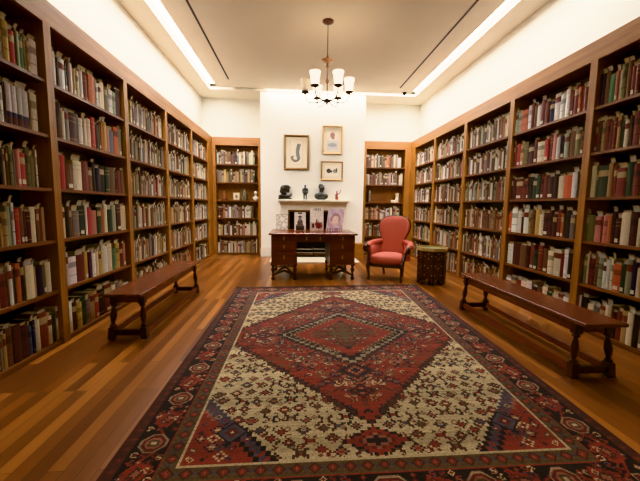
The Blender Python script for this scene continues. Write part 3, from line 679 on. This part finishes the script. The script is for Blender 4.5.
def a3(x, y):
    if y > .86 and .2 < x < .8 and int(x*18) % 3: return (150,142,132)
    for cx_, cy_, a, b_, c in ((.22, .2, .1, .12, (78,40,44)), (.5, .26, .1, .18, (110,44,48)), (.66, .2, .12, .14, (88,36,40)), (.82, .22, .09, .14, (120,60,58)), (.5, .46, .05, .04, (150,110,96)), (.66, .38, .05, .04, (140,100,88))):
        if ell(x, y, cx_, cy_, a, b_): return c
    return (226,220,210) if y > .36 else (196,184,174)
def a4(x, y):
    if y < .12: return (160,130,148) if int(x*20) % 3 else (206,188,198)
    if ell(x, y, .5, .5, .2, .17): return (232,212,200)
    if ell(x, y, .47, .36, .26, .1): return (222,192,190)
    if ell(x, y, .5, .56, .3, .24): return (172,142,152)
    return (212,194,204) if math.sin(x*11+y*9) > -.2 else (196,172,186)
def card(u0, u1, y, w, h, fn, label, frame, lean=.12, shear=0, rz=0):
    x = (u0+u1)/2
    t = empty('display_card', (x, y, DZ), label, 'picture', rz=rz, group='pictures propped on the desk')
    M = Matrix.Rotation(-lean, 4, 'X')
    P = lambda s, q_: tuple(M @ Vector((-w/2+w*s+shear*q_, 0, h*q_+.008)))
    paint_grid('printed_face', art(16, 24, fn), M_print, t, P)
    bd = MB(); vs = [M @ Vector((sx*(w/2+.006)+shear*q_, yy, z+.003)) for yy in (.002, .014) for q_, z in ((0, 0), (1, h+.012)) for sx in (-1, 1)]
    bd.add(vs, [(0,1,3,2), (4,6,7,5), (0,2,6,4), (1,5,7,3), (0,4,5,1), (2,3,7,6)]); bd.build('backing_board', frame, t)
    MB().add([Vector((-.03, .016, .002)), Vector((.03, .016, .002)), Vector((.03, h*.4, .002)), Vector((-.03, h*.4, .002)), Vector((-.02, .016+h*.6*math.tan(lean), h*.6)), Vector((.02, .016+h*.6*math.tan(lean), h*.6))],
             [(0,1,2,3), (0,3,4), (1,5,2), (3,2,5,4), (0,4,5,1)]).build('easel_stand', frame, t)
card(-.37, -.15, 6.5, .215, .29, a1, 'silvery abstract print propped at the left end of the desk', M_steel)
card(-.02, .19, 6.32, .21, .34, a2, 'white booklet showing a grey seated figure, propped on the desk', M_white)
card(.275, .54, 6.36, .25, .43, a3, 'pale poster with dark red figures along its bottom, propped on the desk', M_mat)
card(.58, .9, 6.34, .31, .42, a4, 'lilac print showing a pale face, leaning at the right end of desk', M_white, .14, .05, -.1)

# ------------------------------------------------------------------ fireplace surround, hearth, grate
MX0, MX1 = -.385, 1.29
mt = empty('mantelpiece', ((OX0+OX1)/2, CHY, 0), 'cream stone fireplace surround with a moulded mantel shelf on the chimney breast', 'mantelpiece'); mx_ = mt.location.x
def mbx(x0, x1, d0, d1, z0, z1, mb=None): return (mb or MB()).box(x0-mx_, x1-mx_, -d1, -d0, z0, z1)
sh = mbx(MX0-.055, MX1+.055, .001, .25, 1.41, 1.46); mbx(MX0-.03, MX1+.03, .001, .2, 1.385, 1.41, sh); mbx(MX0-.01, MX1+.01, .001, .15, 1.365, 1.385, sh); sh.build('mantel_shelf', M_stone, mt, .008)
mbx(MX0, MX1, .001, .1, 1.2, 1.365).build('frieze', M_stone, mt, .004)
for a, b_ in ((MX0, OX0), (OX1, MX1)):
    j = mbx(a, b_, .001, .1, .16, 1.2); mbx(a-.012, b_+.0, .001, .115, 0, .16, j); j.build('jamb', M_stone, mt, .004)
il = mbx(OX0+.001, OX0+.035, .02, .08, 0, 1.16); mbx(OX1-.035, OX1-.001, .02, .08, 0, 1.16, il); mbx(OX0+.001, OX1-.001, .02, .08, 1.16, 1.199, il); il.build('inner_moulding', M_gold2, mt, .003)
o = MB().box(-1.04, 1.04, 0, 1.0, 0, .03).build('hearth_slab', M_marble, None, .004, loc=(.445, CHY-1.001, 0)); tag(o, 'white marble hearth slab on the floor in front of the fireplace', 'hearth')
fd = empty('fire_fender', ((OX0+OX1)/2, CHY-.2, .03), 'low black iron fender with steel rails standing on the hearth', 'fender')
MB().box(-.55, .55, -.05, .05, 0, .03).build('base', M_iron, fd)
for z in (.1, .19): MB().tube([(-.55, 0, z), (0, -.0, z), (.55, 0, z)], .014, 8).build('rail', M_steel, fd)
for x in (-.53, 0, .53): MB().lathe([(.014, .03), (.012, .2), (.024, .215), (.018, .24), (.001, .25)], 10, None, x, 0).build('post', M_iron, fd)

# bronzes on the mantel shelf
def sculpt(name, balls, tubes, mat, loc, label, cat, vox=.007, rz=0, base=None, bmat=None, group=None):
    t = empty(name, loc, label, cat, rz, group)
    mb = MB()
    for c, r_ in balls: mb.ball(c, r_)
    for p, r_ in tubes: mb.tube(p, r_, 10, sub=5)
    o = mb.build('figure', mat, t); md = o.modifiers.new('remesh', 'REMESH'); md.mode = 'VOXEL'; md.voxel_size = vox; md.use_smooth_shade = True
    s = o.modifiers.new('smooth', 'SMOOTH'); s.factor = .5; s.iterations = 2
    if base:
        base.build('base', bmat or mat, t)
    return t
MZ, MY = 1.4615, CHY-.13
# head in profile looking right, thick hair and beard, on a rocky base
sculpt('bronze_portrait', [((.01, 0, .255), (.085, .075, .085)), ((-.035, 0, .265), (.09, .08, .085)), ((.02, 0, .315), (.1, .08, .04)), ((.06, 0, .25), (.055, .06, .06)), ((.105, 0, .298), (.05, .06, .012)), ((.098, 0, .245), (.02, .016, .016)), ((.07, 0, .195), (.04, .045, .035)), ((-.075, 0, .2), (.06, .065, .07)), ((-.03, 0, .14), (.065, .06, .08)), ((-.085, 0, .075), (.085, .07, .05)), ((.02, 0, .07), (.11, .07, .04)), ((.125, 0, .095), (.04, .045, .025)), ((.15, 0, .125), (.022, .03, .03))],
       [], M_bronze, (-.26, MY, MZ), 'dark bronze head in profile with thick hair, leftmost on the mantel shelf', 'bust', .006, base=MB().prism([(-.17, -.06), (.14, -.06), (.16, .06), (-.17, .06)], 0, .04))
# standing figure, arms at the sides
sculpt('bronze_statuette', [((0, 0, .335), (.024, .026, .031)), ((0, -.022, .33), (.008, .01, .008)), ((0, 0, .25), (.05, .032, .055)), ((0, 0, .19), (.042, .03, .045))],
       [([(0, 0, .3), (0, 0, .27)], .016), ([(-.048, 0, .275), (-.062, 0, .21), (-.05, -.02, .15)], [.019, .016, .012]), ([(.048, 0, .275), (.064, 0, .21), (.052, -.015, .15)], [.019, .016, .012]),
        ([(-.022, 0, .18), (-.026, -.006, .1), (-.026, 0, .03), (-.028, -.03, .022)], [.026, .02, .014, .012]), ([(.022, 0, .18), (.024, -.004, .1), (.026, 0, .03), (.03, -.03, .022)], [.026, .02, .014, .012])],
       M_bronze2, (.235, MY, MZ), 'slim dark statuette of a standing figure on the mantel shelf', 'statuette', .005, base=MB().box(-.055, .055, -.05, .045, 0, .02))
# bust with draped shoulders
sculpt('bronze_bust', [((.01, 0, .29), (.07, .075, .085)), ((0, .02, .32), (.08, .08, .065)), ((.01, -.066, .295), (.014, .02, .018)), ((-.01, 0, .365), (.06, .06, .035)), ((0, 0, .11), (.13, .085, .085)), ((-.1, 0, .09), (.075, .075, .075)), ((.1, 0, .09), (.075, .075, .075)), ((0, -.01, .05), (.14, .08, .05))],
       [([(0, 0, .13), (.005, 0, .27)], [.066, .05])], M_bronze2, (.64, MY, MZ), 'grey bronze bust with draped shoulders on the mantel shelf', 'bust', base=MB().lathe([(.1, 0), (.1, .012), (.08, .02), (.07, .03)], 16))
# small red figurine with one raised arm
sculpt('red_figurine', [((-.03, 0, .2), (.02, .02, .024)), ((-.03, 0, .12), (.03, .026, .05)), ((-.03, 0, .05), (.042, .038, .05))],
       [([(-.01, 0, .155), (.03, 0, .16), (.055, 0, .2), (.06, 0, .26)], [.014, .011, .01, .008]), ([(-.05, 0, .15), (-.065, -.01, .11), (-.045, -.03, .09)], [.013, .011, .009]), ([(-.03, 0, .18), (-.03, 0, .15)], .011)],
       M_redfig, (1.06, MY, MZ), 'small red-brown figurine raising one arm at the right end of the mantel shelf', 'figurine', .005, base=MB().lathe([(.055, 0), (.055, .012), (.045, .016)], 14, None, -.02, 0), bmat=M_gold)

# ------------------------------------------------------------------ framed pictures on the chimney breast
def framed(x0, x1, z0, z1, fw, mat, fn, label, margin):
    w, h = x1-x0, z1-z0
    t = empty('framed_picture', ((x0+x1)/2, CHY-.001, (z0+z1)/2), label, 'picture', group='framed pictures on the chimney breast')
    f = MB()
    o_ = [(-w/2, -h/2), (w/2, -h/2), (w/2, h/2), (-w/2, h/2)]
    prof = [(0, 0), (0, -.03), (fw*.4, -.036), (fw, -.018), (fw, 0)]
    vs = []
    for q_, y in prof:
        for sx, sz in ((-1, -1), (1, -1), (1, 1), (-1, 1)): vs.append((sx*(w/2-q_), y, sz*(h/2-q_)))
    fs = [(i*4+k, i*4+(k+1) % 4, (i+1)*4+(k+1) % 4, (i+1)*4+k) for i in range(4) for k in range(4)]
    f.add(vs, fs); f.build('frame', mat, t)
    MB().box(-w/2+fw*.9, w/2-fw*.9, -.012, -.002, -h/2+fw*.9, h/2-fw*.9).build('mount', M_mat, t)
    a, b_ = w/2-fw-margin, h/2-fw-margin
    paint_grid('print', art(40, 56, fn), M_print, t, lambda s, q_: (-a+2*a*s, -.0135, -b_+2*b_*q_))
PAPER = (234,224,206)
def j_draw(x, y):
    k = .5+.5*math.sin(x*60)*math.sin(y*47)
    if abs(x-.62-.05*math.sin(y*9)) < .16-.04*abs(y-.6) and .22 < y < .9: return (92+70*k,)*3 if abs(x-.62) > .05 or k > .5 else (66,62,56)
    r_ = math.hypot((x-.42)/.36, (y-.26)/.2)
    if .45 < r_ < 1 and y < .36: return (84+60*k, 80+60*k, 70+56*k)
    return PAPER if not (.06 > x or x > .94) else (206,192,166)
def two_draw(x, y):
    k = math.sin(x*70)*math.sin(y*60)
    if ell(x, y, .5, .74, .2, .16): return (150+24*k, 112+20*k, 104+20*k)
    if ell(x, y, .56, .66, .12, .14): return (128, 84, 82)
    if y < .48: return (196+10*k, 196+10*k, 192) if not ell(x, y, .5, .25, .4, .1) else (150+16*k,)*3
    return (236,226,208)
def blots(x, y):
    if ell(x, y, .26, .5, .16, .22) or ell(x, y, .4, .45, .14, .12): return (74,70,66)
    if ell(x, y, .74, .48, .18, .2) and math.sin(x*40+y*30) > -.6: return (92,86,78)
    if ell(x, y, .84, .62, .06, .16): return (66,62,58)
    return (236,228,212)
framed(-.3, .33, 2.2, 3.055, .055, M_gold2, j_draw, 'largest framed picture, a dark curved ink drawing, left on the chimney breast', .1)
framed(.66, 1.16, 2.605, 3.3, .032, M_gold, two_draw, 'upright gilt-framed picture with two small images, upper right on the chimney breast', .075)
framed(.63, 1.185, 1.955, 2.43, .032, M_gold, blots, 'small wide gilt-framed picture with two dark blots, below the upright picture', .075)

# ------------------------------------------------------------------ objects on the back shelves
SB2 = SZ[2]+.0005; OY = YB+.12
t = empty('clay_ornament', (-1.88, OY, SB2), 'small brown tapering clay ornament on the left back bookcase shelf', 'ornament')
MB().lathe([(.07, 0), (.075, .02), (.05, .05), (.055, .09), (.035, .15), (.02, .2), (.022, .23), (.001, .25)], 14).build('body', M_terra, t)
MB().lathe([(.08, 0), (.08, .012)], 14).build('base', M_carved, t)
t = empty('standing_picture', (-1.56, OY, SB2), 'small cream standing picture frame on the left back bookcase shelf', 'picture')
MB().box(-.09, .09, -.01, .01, 0, .2).build('frame', M_rim, t, .004); paint_grid('print', art(12, 14, lambda x, y: (206,196,176) if not ell(x, y, .5, .5, .28, .3) else (130,112,96)), M_print, t, lambda s, q_: (-.07+.14*s, -.0115, .02+.16*q_)); MB().box(-.02, .02, .01, .06, 0, .1).build('easel_stand', M_rim, t)
sculpt('green_figurine', [((0, 0, .27), (.03, .03, .035)), ((0, 0, .2), (.05, .04, .06)), ((0, 0, .1), (.06, .045, .09)), ((-.04, 0, .05), (.04, .04, .05)), ((.04, 0, .05), (.04, .04, .05))], [([(.04, 0, .22), (.07, -.02, .17), (.05, -.03, .13)], .014), ([(-.04, 0, .22), (-.075, 0, .25), (-.07, 0, .31)], .012)],
       M_verdi, (-1.36, OY, SB2), 'grey-green figurine on the left back bookcase shelf', 'figurine', base=MB().lathe([(.075, 0), (.075, .02)], 16))
sculpt('white_bust', [((0, 0, .19), (.042, .05, .055)), ((0, -.045, .185), (.01, .014, .014)), ((0, 0, .06), (.085, .055, .05)), ((0, .01, .215), (.046, .046, .035))], [([(0, 0, .08), (0, 0, .16)], [.034, .026])],
       M_ceramic, (-1.06, OY, SB2), 'small white bust at the right end of the left back bookcase shelf', 'bust', base=MB().lathe([(.05, 0), (.05, .02), (.035, .03)], 14))
t = empty('display_book', (1.99, OY+.02, SB2), 'grey book standing at the left of the open shelf, right back bookcase', 'book')
MB().box(-.028, .028, -.1, .1, 0, .31).build('cover', flat('grey_book_cloth', (120,112,98), .7), t, .004); MB().box(-.022, .022, -.095, .102, .005, .3).build('page_block', M_page, t)
t = empty('propped_board', (2.3, YB+.26, SB2), 'low brown board leaning at the back of the open shelf, right back bookcase', 'panel')
MB().box(-.24, .22, -.012, .0, 0, .22).build('board', wood('brown_board', (112,70,38), (140,92,52), 'x'), t, .003); MB().box(-.245, .225, -.016, -.012, 0, .02).build('ledge', M_oak['x'], t)
sculpt('white_boot', [((-.07, 0, .035), (.07, .04, .034)), ((.02, 0, .05), (.055, .045, .05))], [([(.03, 0, .06), (.035, 0, .13), (.03, 0, .2), (.02, 0, .25)], [.048, .042, .046, .056])],
       M_ceramic, (2.73, OY, SB2), 'white porcelain boot on the open shelf of the right back bookcase', 'ornament', base=MB().box(-.13, .08, -.045, .045, 0, .012))
# little oak box by the chimney
t = empty('wooden_box', (1.58, CHY-.14, 0), 'low oak box on the floor against the chimney breast behind the armchair', 'box')
MB().box(-.14, .14, -.12, .13, 0, .34).build('body', M_oak['x'], t, .004); MB().box(-.15, .15, -.13, .135, .34, .365).build('lid', M_oak['x'], t, .004)

# ------------------------------------------------------------------ armchair
ac = empty('armchair', (1.715, 5.9, 0), 'coral red upholstered armchair with a rounded spoon back beside the desk', 'armchair', rz=-.54)
def rail_outline(n=28, fw=.31, bw=.22, y0=-.3, y1=.24, k=1.0):
    pts = []
    for i in range(n):
        a = 2*PI*i/n; c, s_ = math.cos(a), math.sin(a); e = .42
        x = math.copysign(abs(c)**e, c); y = math.copysign(abs(s_)**e, s_)
        t_ = (y+1)/2; w = fw*(1-t_)+bw*t_; yy = y0+(y1-y0)*t_
        if y < 0: yy -= .035*(1-x*x)
        pts.append((x*w*k, (yy-(y0+y1)/2)*k+(y0+y1)/2))
    return pts
MB().prism(rail_outline(k=1.02), .245, .3).build('seat_rail', M_ebon, ac, .006)
cu = MB(); rings = [(1.0, .3), (1.045, .34), (1.02, .405), (.93, .44), (.75, .462), (.5, .476), (.25, .482)]
ol = [rail_outline(k=k) for k, _ in rings]; n = 28
vs = [(*p, z) for o_, (_, z) in zip(ol, rings) for p in o_]+[(0, -.03, .484)]
fs = [(i*n+k, i*n+(k+1) % n, (i+1)*n+(k+1) % n, (i+1)*n+k) for i in range(len(rings)-1) for k in range(n)]+[((len(rings)-1)*n+k, (len(rings)-1)*n+(k+1) % n, len(rings)*n) for k in range(n)]+[tuple(range(n))[::-1]]
cu.add(vs, fs, True); cu.build('seat', M_red, ac)
PR = [(.4, .235), (.5, .225), (.6, .212), (.68, .21), (.76, .236), (.84, .27), (.92, .29), (1.0, .285), (1.06, .255), (1.1, .2), (1.125, .12), (1.135, .03)]
def back_y(z): return .215+(z-.4)*.2+.06*max(0, z-.75)
bk_ = MB(); NU = 13; vsf, vsb = [], []
for z, w in PR:
    for i in range(NU):
        u = -1+2*i/(NU-1); x = w*u; edge = (1-abs(u)**3)
        top = min(1, (1.145-z)/.12)
        vsf.append((x, back_y(z)-.055*edge*top**.5-.05*abs(u)**2*(w/.27), z)); vsb.append((x, back_y(z)+.05*edge*top**.5-.05*abs(u)**2*(w/.27)+.012, z))
nf = len(vsf); fs = []
for j in range(len(PR)-1):
    for i in range(NU-1):
        a = j*NU+i; fs.append((a, a+1, a+NU+1, a+NU)); fs.append((nf+a+1, nf+a, nf+a+NU, nf+a+NU+1))
    for e_ in (0, NU-1):
        a = j*NU+e_; fs.append((a, a+NU, nf+a+NU, nf+a) if e_ == 0 else (a+NU, a, nf+a, nf+a+NU))
for i in range(NU-1):
    a = (len(PR)-1)*NU+i; fs.append((a, a+1, nf+a+1, nf+a)); fs.append((i+1, i, nf+i, nf+i+1))
bk_.add(vsf+vsb, fs, True); o = bk_.build('backrest', M_red, ac); md = o.modifiers.new('s', 'SUBSURF'); md.levels = 1; md.render_levels = 1
path = [(-(w+.004), back_y(z)-.015*(w/.27), z) for z, w in PR]+[(0, back_y(1.14)+.02, 1.143)]+[((w+.004), back_y(z)-.015*(w/.27), z) for z, w in PR[::-1]]
MB().tube(path, .013, 8, sub=3).build('back_frame', M_ebon, ac)
for s_ in (-1, 1):
    # padded arm sweeping out of the back
    am = MB()
    A_ = [(.2, .24, .66), (.28, .2, .645), (.352, .11, .625), (.375, 0, .61), (.37, -.09, .595), (.352, -.13, .57)]
    am.tube([(s_*x, y, z) for x, y, z in A_], [.045, .052, .056, .056, .052, .036], 12)
    pv = [(.2, .24), (.27, .2), (.332, .11), (.352, 0), (.345, -.09), (.32, -.14)]
    zt = [.66, .645, .625, .61, .595, .56]
    vs = []
    for (x, y), z in zip(pv, zt):
        for dx in (-.03, .03):
            vs += [(s_*(x+dx), y, .36), (s_*(x+dx), y, z)]
    fs = []
    for i in range(len(pv)-1):
        a = i*4; b_ = a+4; fs += [(a, a+1, b_+1, b_), (a+2, b_+2, b_+3, a+3), (a+1, a+3, b_+3, b_+1)]
    fs += [(0, 2, 3, 1), ((len(pv)-1)*4, (len(pv)-1)*4+1, (len(pv)-1)*4+3, (len(pv)-1)*4+2)]
    am.add(vs, fs, True); am.build('armrest', M_red, ac)
    MB().tube([(s_*.36, -.13, .585), (s_*.375, -.2, .605), (s_*.385, -.25, .58), (s_*.385, -.245, .53), (s_*.37, -.2, .525), (s_*.335, -.19, .49), (s_*.325, -.22, .42), (s_*.312, -.255, .35), (s_*.305, -.27, .27)], [.022, .028, .034, .036, .03, .026, .026, .028, .03], 10).build('arm_support', M_ebon, ac)
    MB().tube([(s_*.285, -.27, .31), (s_*.305, -.295, .25), (s_*.3, -.29, .16), (s_*.29, -.275, .08), (s_*.295, -.29, .035), (s_*.3, -.3, .0)], [.04, .038, .028, .02, .02, .026], 10).build('leg', M_ebon, ac)
    MB().tube([(s_*.185, .22, .33), (s_*.185, .25, .2), (s_*.18, .31, .06), (s_*.18, .34, .0)], [.026, .024, .02, .02], 8).build('leg', M_ebon, ac)

# ------------------------------------------------------------------ octagonal inlaid side table
tb = empty('side_table', (2.35, 5.5, 0), 'dark carved octagonal side table with pale inlay and a green top beside the armchair', 'side table', rz=.12)
def octo(r_): return [(r_*math.cos(PI/8+k*PI/4), r_*math.sin(PI/8+k*PI/4)) for k in range(8)]
MB().prism(octo(.262), .575, .6).build('table_top', M_rim, tb, .005)
MB().prism(octo(.245), .5995, .603).build('top_inlay', M_green, tb)
for k in range(8):
    pass
gal = MB(); p0, p1 = octo(.262), octo(.248); nn = 8
gal.add([(*p, z) for z in (.6, .628) for p in p0]+[(*p, z) for z in (.6, .628) for p in p1], [(i, (i+1) % 8, 8+(i+1) % 8, 8+i) for i in range(8)]+[(16+(i+1) % 8, 16+i, 24+i, 24+(i+1) % 8) for i in range(8)]+[(8+i, 8+(i+1) % 8, 24+(i+1) % 8, 24+i) for i in range(8)])
gal.build('raised_rim', M_rim, tb)
for k in range(8):
    a = k*PI/4; R0 = .205; wd = .205*math.tan(PI/8); M = Matrix.Rotation(a+PI/2, 4, 'Z')
    pl = MB(); th = .016
    # each side: a frame with an arched opening at the foot and a pierced panel
    arch = [(-wd, .0), (-wd*.62, .0), (-wd*.62, .05), (-wd*.4, .085), (0, .11), (wd*.4, .085), (wd*.62, .05), (wd*.62, 0), (wd, 0), (wd*1.07, .575), (-wd*1.07, .575)]
    vs = [M @ Vector((x, -R0-z*.02, z)) for x, z in arch]+[M @ Vector((x*.93, -R0-z*.02+th, z)) for x, z in arch]; nn = len(arch)
    fs = [tuple(range(nn)), tuple(range(nn, 2*nn))[::-1]]+[(i, nn+i, nn+(i+1) % nn, (i+1) % nn) for i in range(nn)]
    pl.add(vs, fs, False, lin((58,27,15)))
    for x, z in ((-.055, .49), (.055, .49), (0, .53), (0, .45), (-.055, .33), (.055, .33), (0, .29), (-.06, .17), (.06, .17), (-.065, .06), (.065, .06)):
        mm = M @ Matrix.Translation((x, -R0-z*.02-.0015, z)) @ Matrix.Rotation(PI/4, 4, 'Y'); pl.box(-.008, .008, -.002, .002, -.008, .008, lin((206,200,186)), mm)
    p = pl.build('side_panel', M_panel, tb)
    fm = MB()
    for x in (-.078, .078): fm.box(x-.006, x+.006, -R0-.018, -R0-.006, 0, .56, None, M)
    for z in (.24, .41, .555): fm.box(-.075, .075, -R0-.018, -R0-.006, z-.006, z+.006, None, M)
    fm.build('moulding', M_ebon, p)

# ------------------------------------------------------------------ chandelier
CX, CY = .472, 5.27
cl = empty('chandelier', (CX, CY, ZC), 'bronze six-arm chandelier with lit frosted glass shades hanging from the ceiling', 'chandelier')
zr = lambda z: z-ZC
MB().lathe([(.001, -.05), (.03, -.045), (.06, -.03), (.085, -.015), (.085, -.0005)], 24).build('ceiling_canopy', M_copper, cl)
rd = MB(); z = -.05
rd.lathe([(.006, zr(3.53)), (.006, -.045)], 8); rd.build('rod', M_copper, cl)
MB().lathe([(.02, zr(3.46)), (.05, zr(3.475)), (.092, zr(3.5)), (.095, zr(3.51)), (.04, zr(3.525)), (.015, zr(3.56)), (.007, zr(3.6))], 24).build('bobeche', M_copper2, cl)
MB().lathe([(.01, zr(2.93)), (.008, zr(3.16)), (.016, zr(3.17)), (.03, zr(3.2)), (.016, zr(3.23)), (.008, zr(3.25)), (.008, zr(3.38)), (.014, zr(3.4)), (.028, zr(3.425)), (.014, zr(3.45)), (.012, zr(3.47))], 14).build('column', M_copper2, cl)
MB().lathe([(.001, zr(2.845)), (.02, zr(2.86)), (.022, zr(2.875)), (.012, zr(2.885)), (.04, zr(2.893)), (.062, zr(2.91)), (.06, zr(2.925)), (.03, zr(2.94)), (.01, zr(2.95))], 18).build('hub', M_olive, cl)
for k in range(6):
    a = k*PI/3-.12; c_, s_ = math.cos(a), math.sin(a); P = lambda r_, z: (r_*c_, r_*s_, zr(z))
    ar = MB().tube([P(.05, 2.92), P(.14, 2.895), P(.24, 2.885), P(.305, 2.92), P(.332, 2.99), P(.335, 3.03)], .0105, 8).build('arm', M_olive, cl)
    MB().lathe([(.012, zr(3.01)), (.03, zr(3.025)), (.062, zr(3.035)), (.064, zr(3.05)), (.03, zr(3.062))], 18, None, .335*c_, .335*s_).build('cup', M_olive, ar)
    prof = [(.03, 3.055), (.054, 3.062), (.058, 3.09), (.062, 3.14), (.069, 3.19), (.08, 3.235), (.077, 3.235), (.066, 3.19), (.059, 3.14), (.055, 3.09), (.05, 3.068), (.02, 3.066)]
    MB().lathe([(r_, zr(z)) for r_, z in prof], 20, None, .335*c_, .335*s_).build('glass_shade', M_unlit if k == 3 else M_shade, ar)

# small black dome camera by the back right corner of the ceiling
dc = empty('dome_camera', (2.62, 8.2, ZC), 'small black dome camera on the ceiling near the back right corner', 'camera')
MB().lathe([(.05, -.025), (.055, -.0005)], 18).build('ceiling_mount', M_blackplastic, dc)
MB().lathe([(.001, -.075), (.025, -.068), (.042, -.05), (.047, -.025)], 18).build('dome', M_blackplastic, dc)

# ------------------------------------------------------------------ light
KL = 235
w = bpy.data.worlds.new('world'); sc.world = w; w.use_nodes = True; w.node_tree.nodes['Background'].inputs[0].default_value = (.02, .016, .012, 1)
def area(name, loc, rot, sx, sy_, power, col):
    l = bpy.data.lights.new(name, 'AREA'); l.shape = 'RECTANGLE'; l.size = sx; l.size_y = sy_; l.energy = power; l.color = col
    o = bpy.data.objects.new(name, l); C.objects.link(o); o.location = loc; o.rotation_euler = rot; return o

def slot_lamp(x0, x1, y0, y1, k):
    a = area('slot_lamp', ((x0+x1)/2, (y0+y1)/2, ZC+.035), (0, 0, 0), x1-x0, y1-y0, k*(x1-x0)*(y1-y0), (1, .98, .955))
slot_lamp(SL[0]+.008, SL[1]-.008, 3.6, SB[1]-.02, KL)
slot_lamp(SR[0]+.008, SR[1]-.008, 3.6, SB[1]-.02, KL)
slot_lamp(-.7, SR[0]-.03, SB[0]+.015, SB[1]-.015, KL)
sc.cycles.use_denoising = True
sc.cycles.sample_clamp_indirect = 3.0; sc.cycles.blur_glossy = 1.0; sc.cycles.caustics_reflective = False; sc.cycles.caustics_refractive = False
sc.cycles.max_bounces = 8; sc.cycles.diffuse_bounces = 5
sc.view_settings.view_transform = 'Khronos PBR Neutral'
sc.view_settings.look = 'None'
sc.view_settings.exposure = -.06
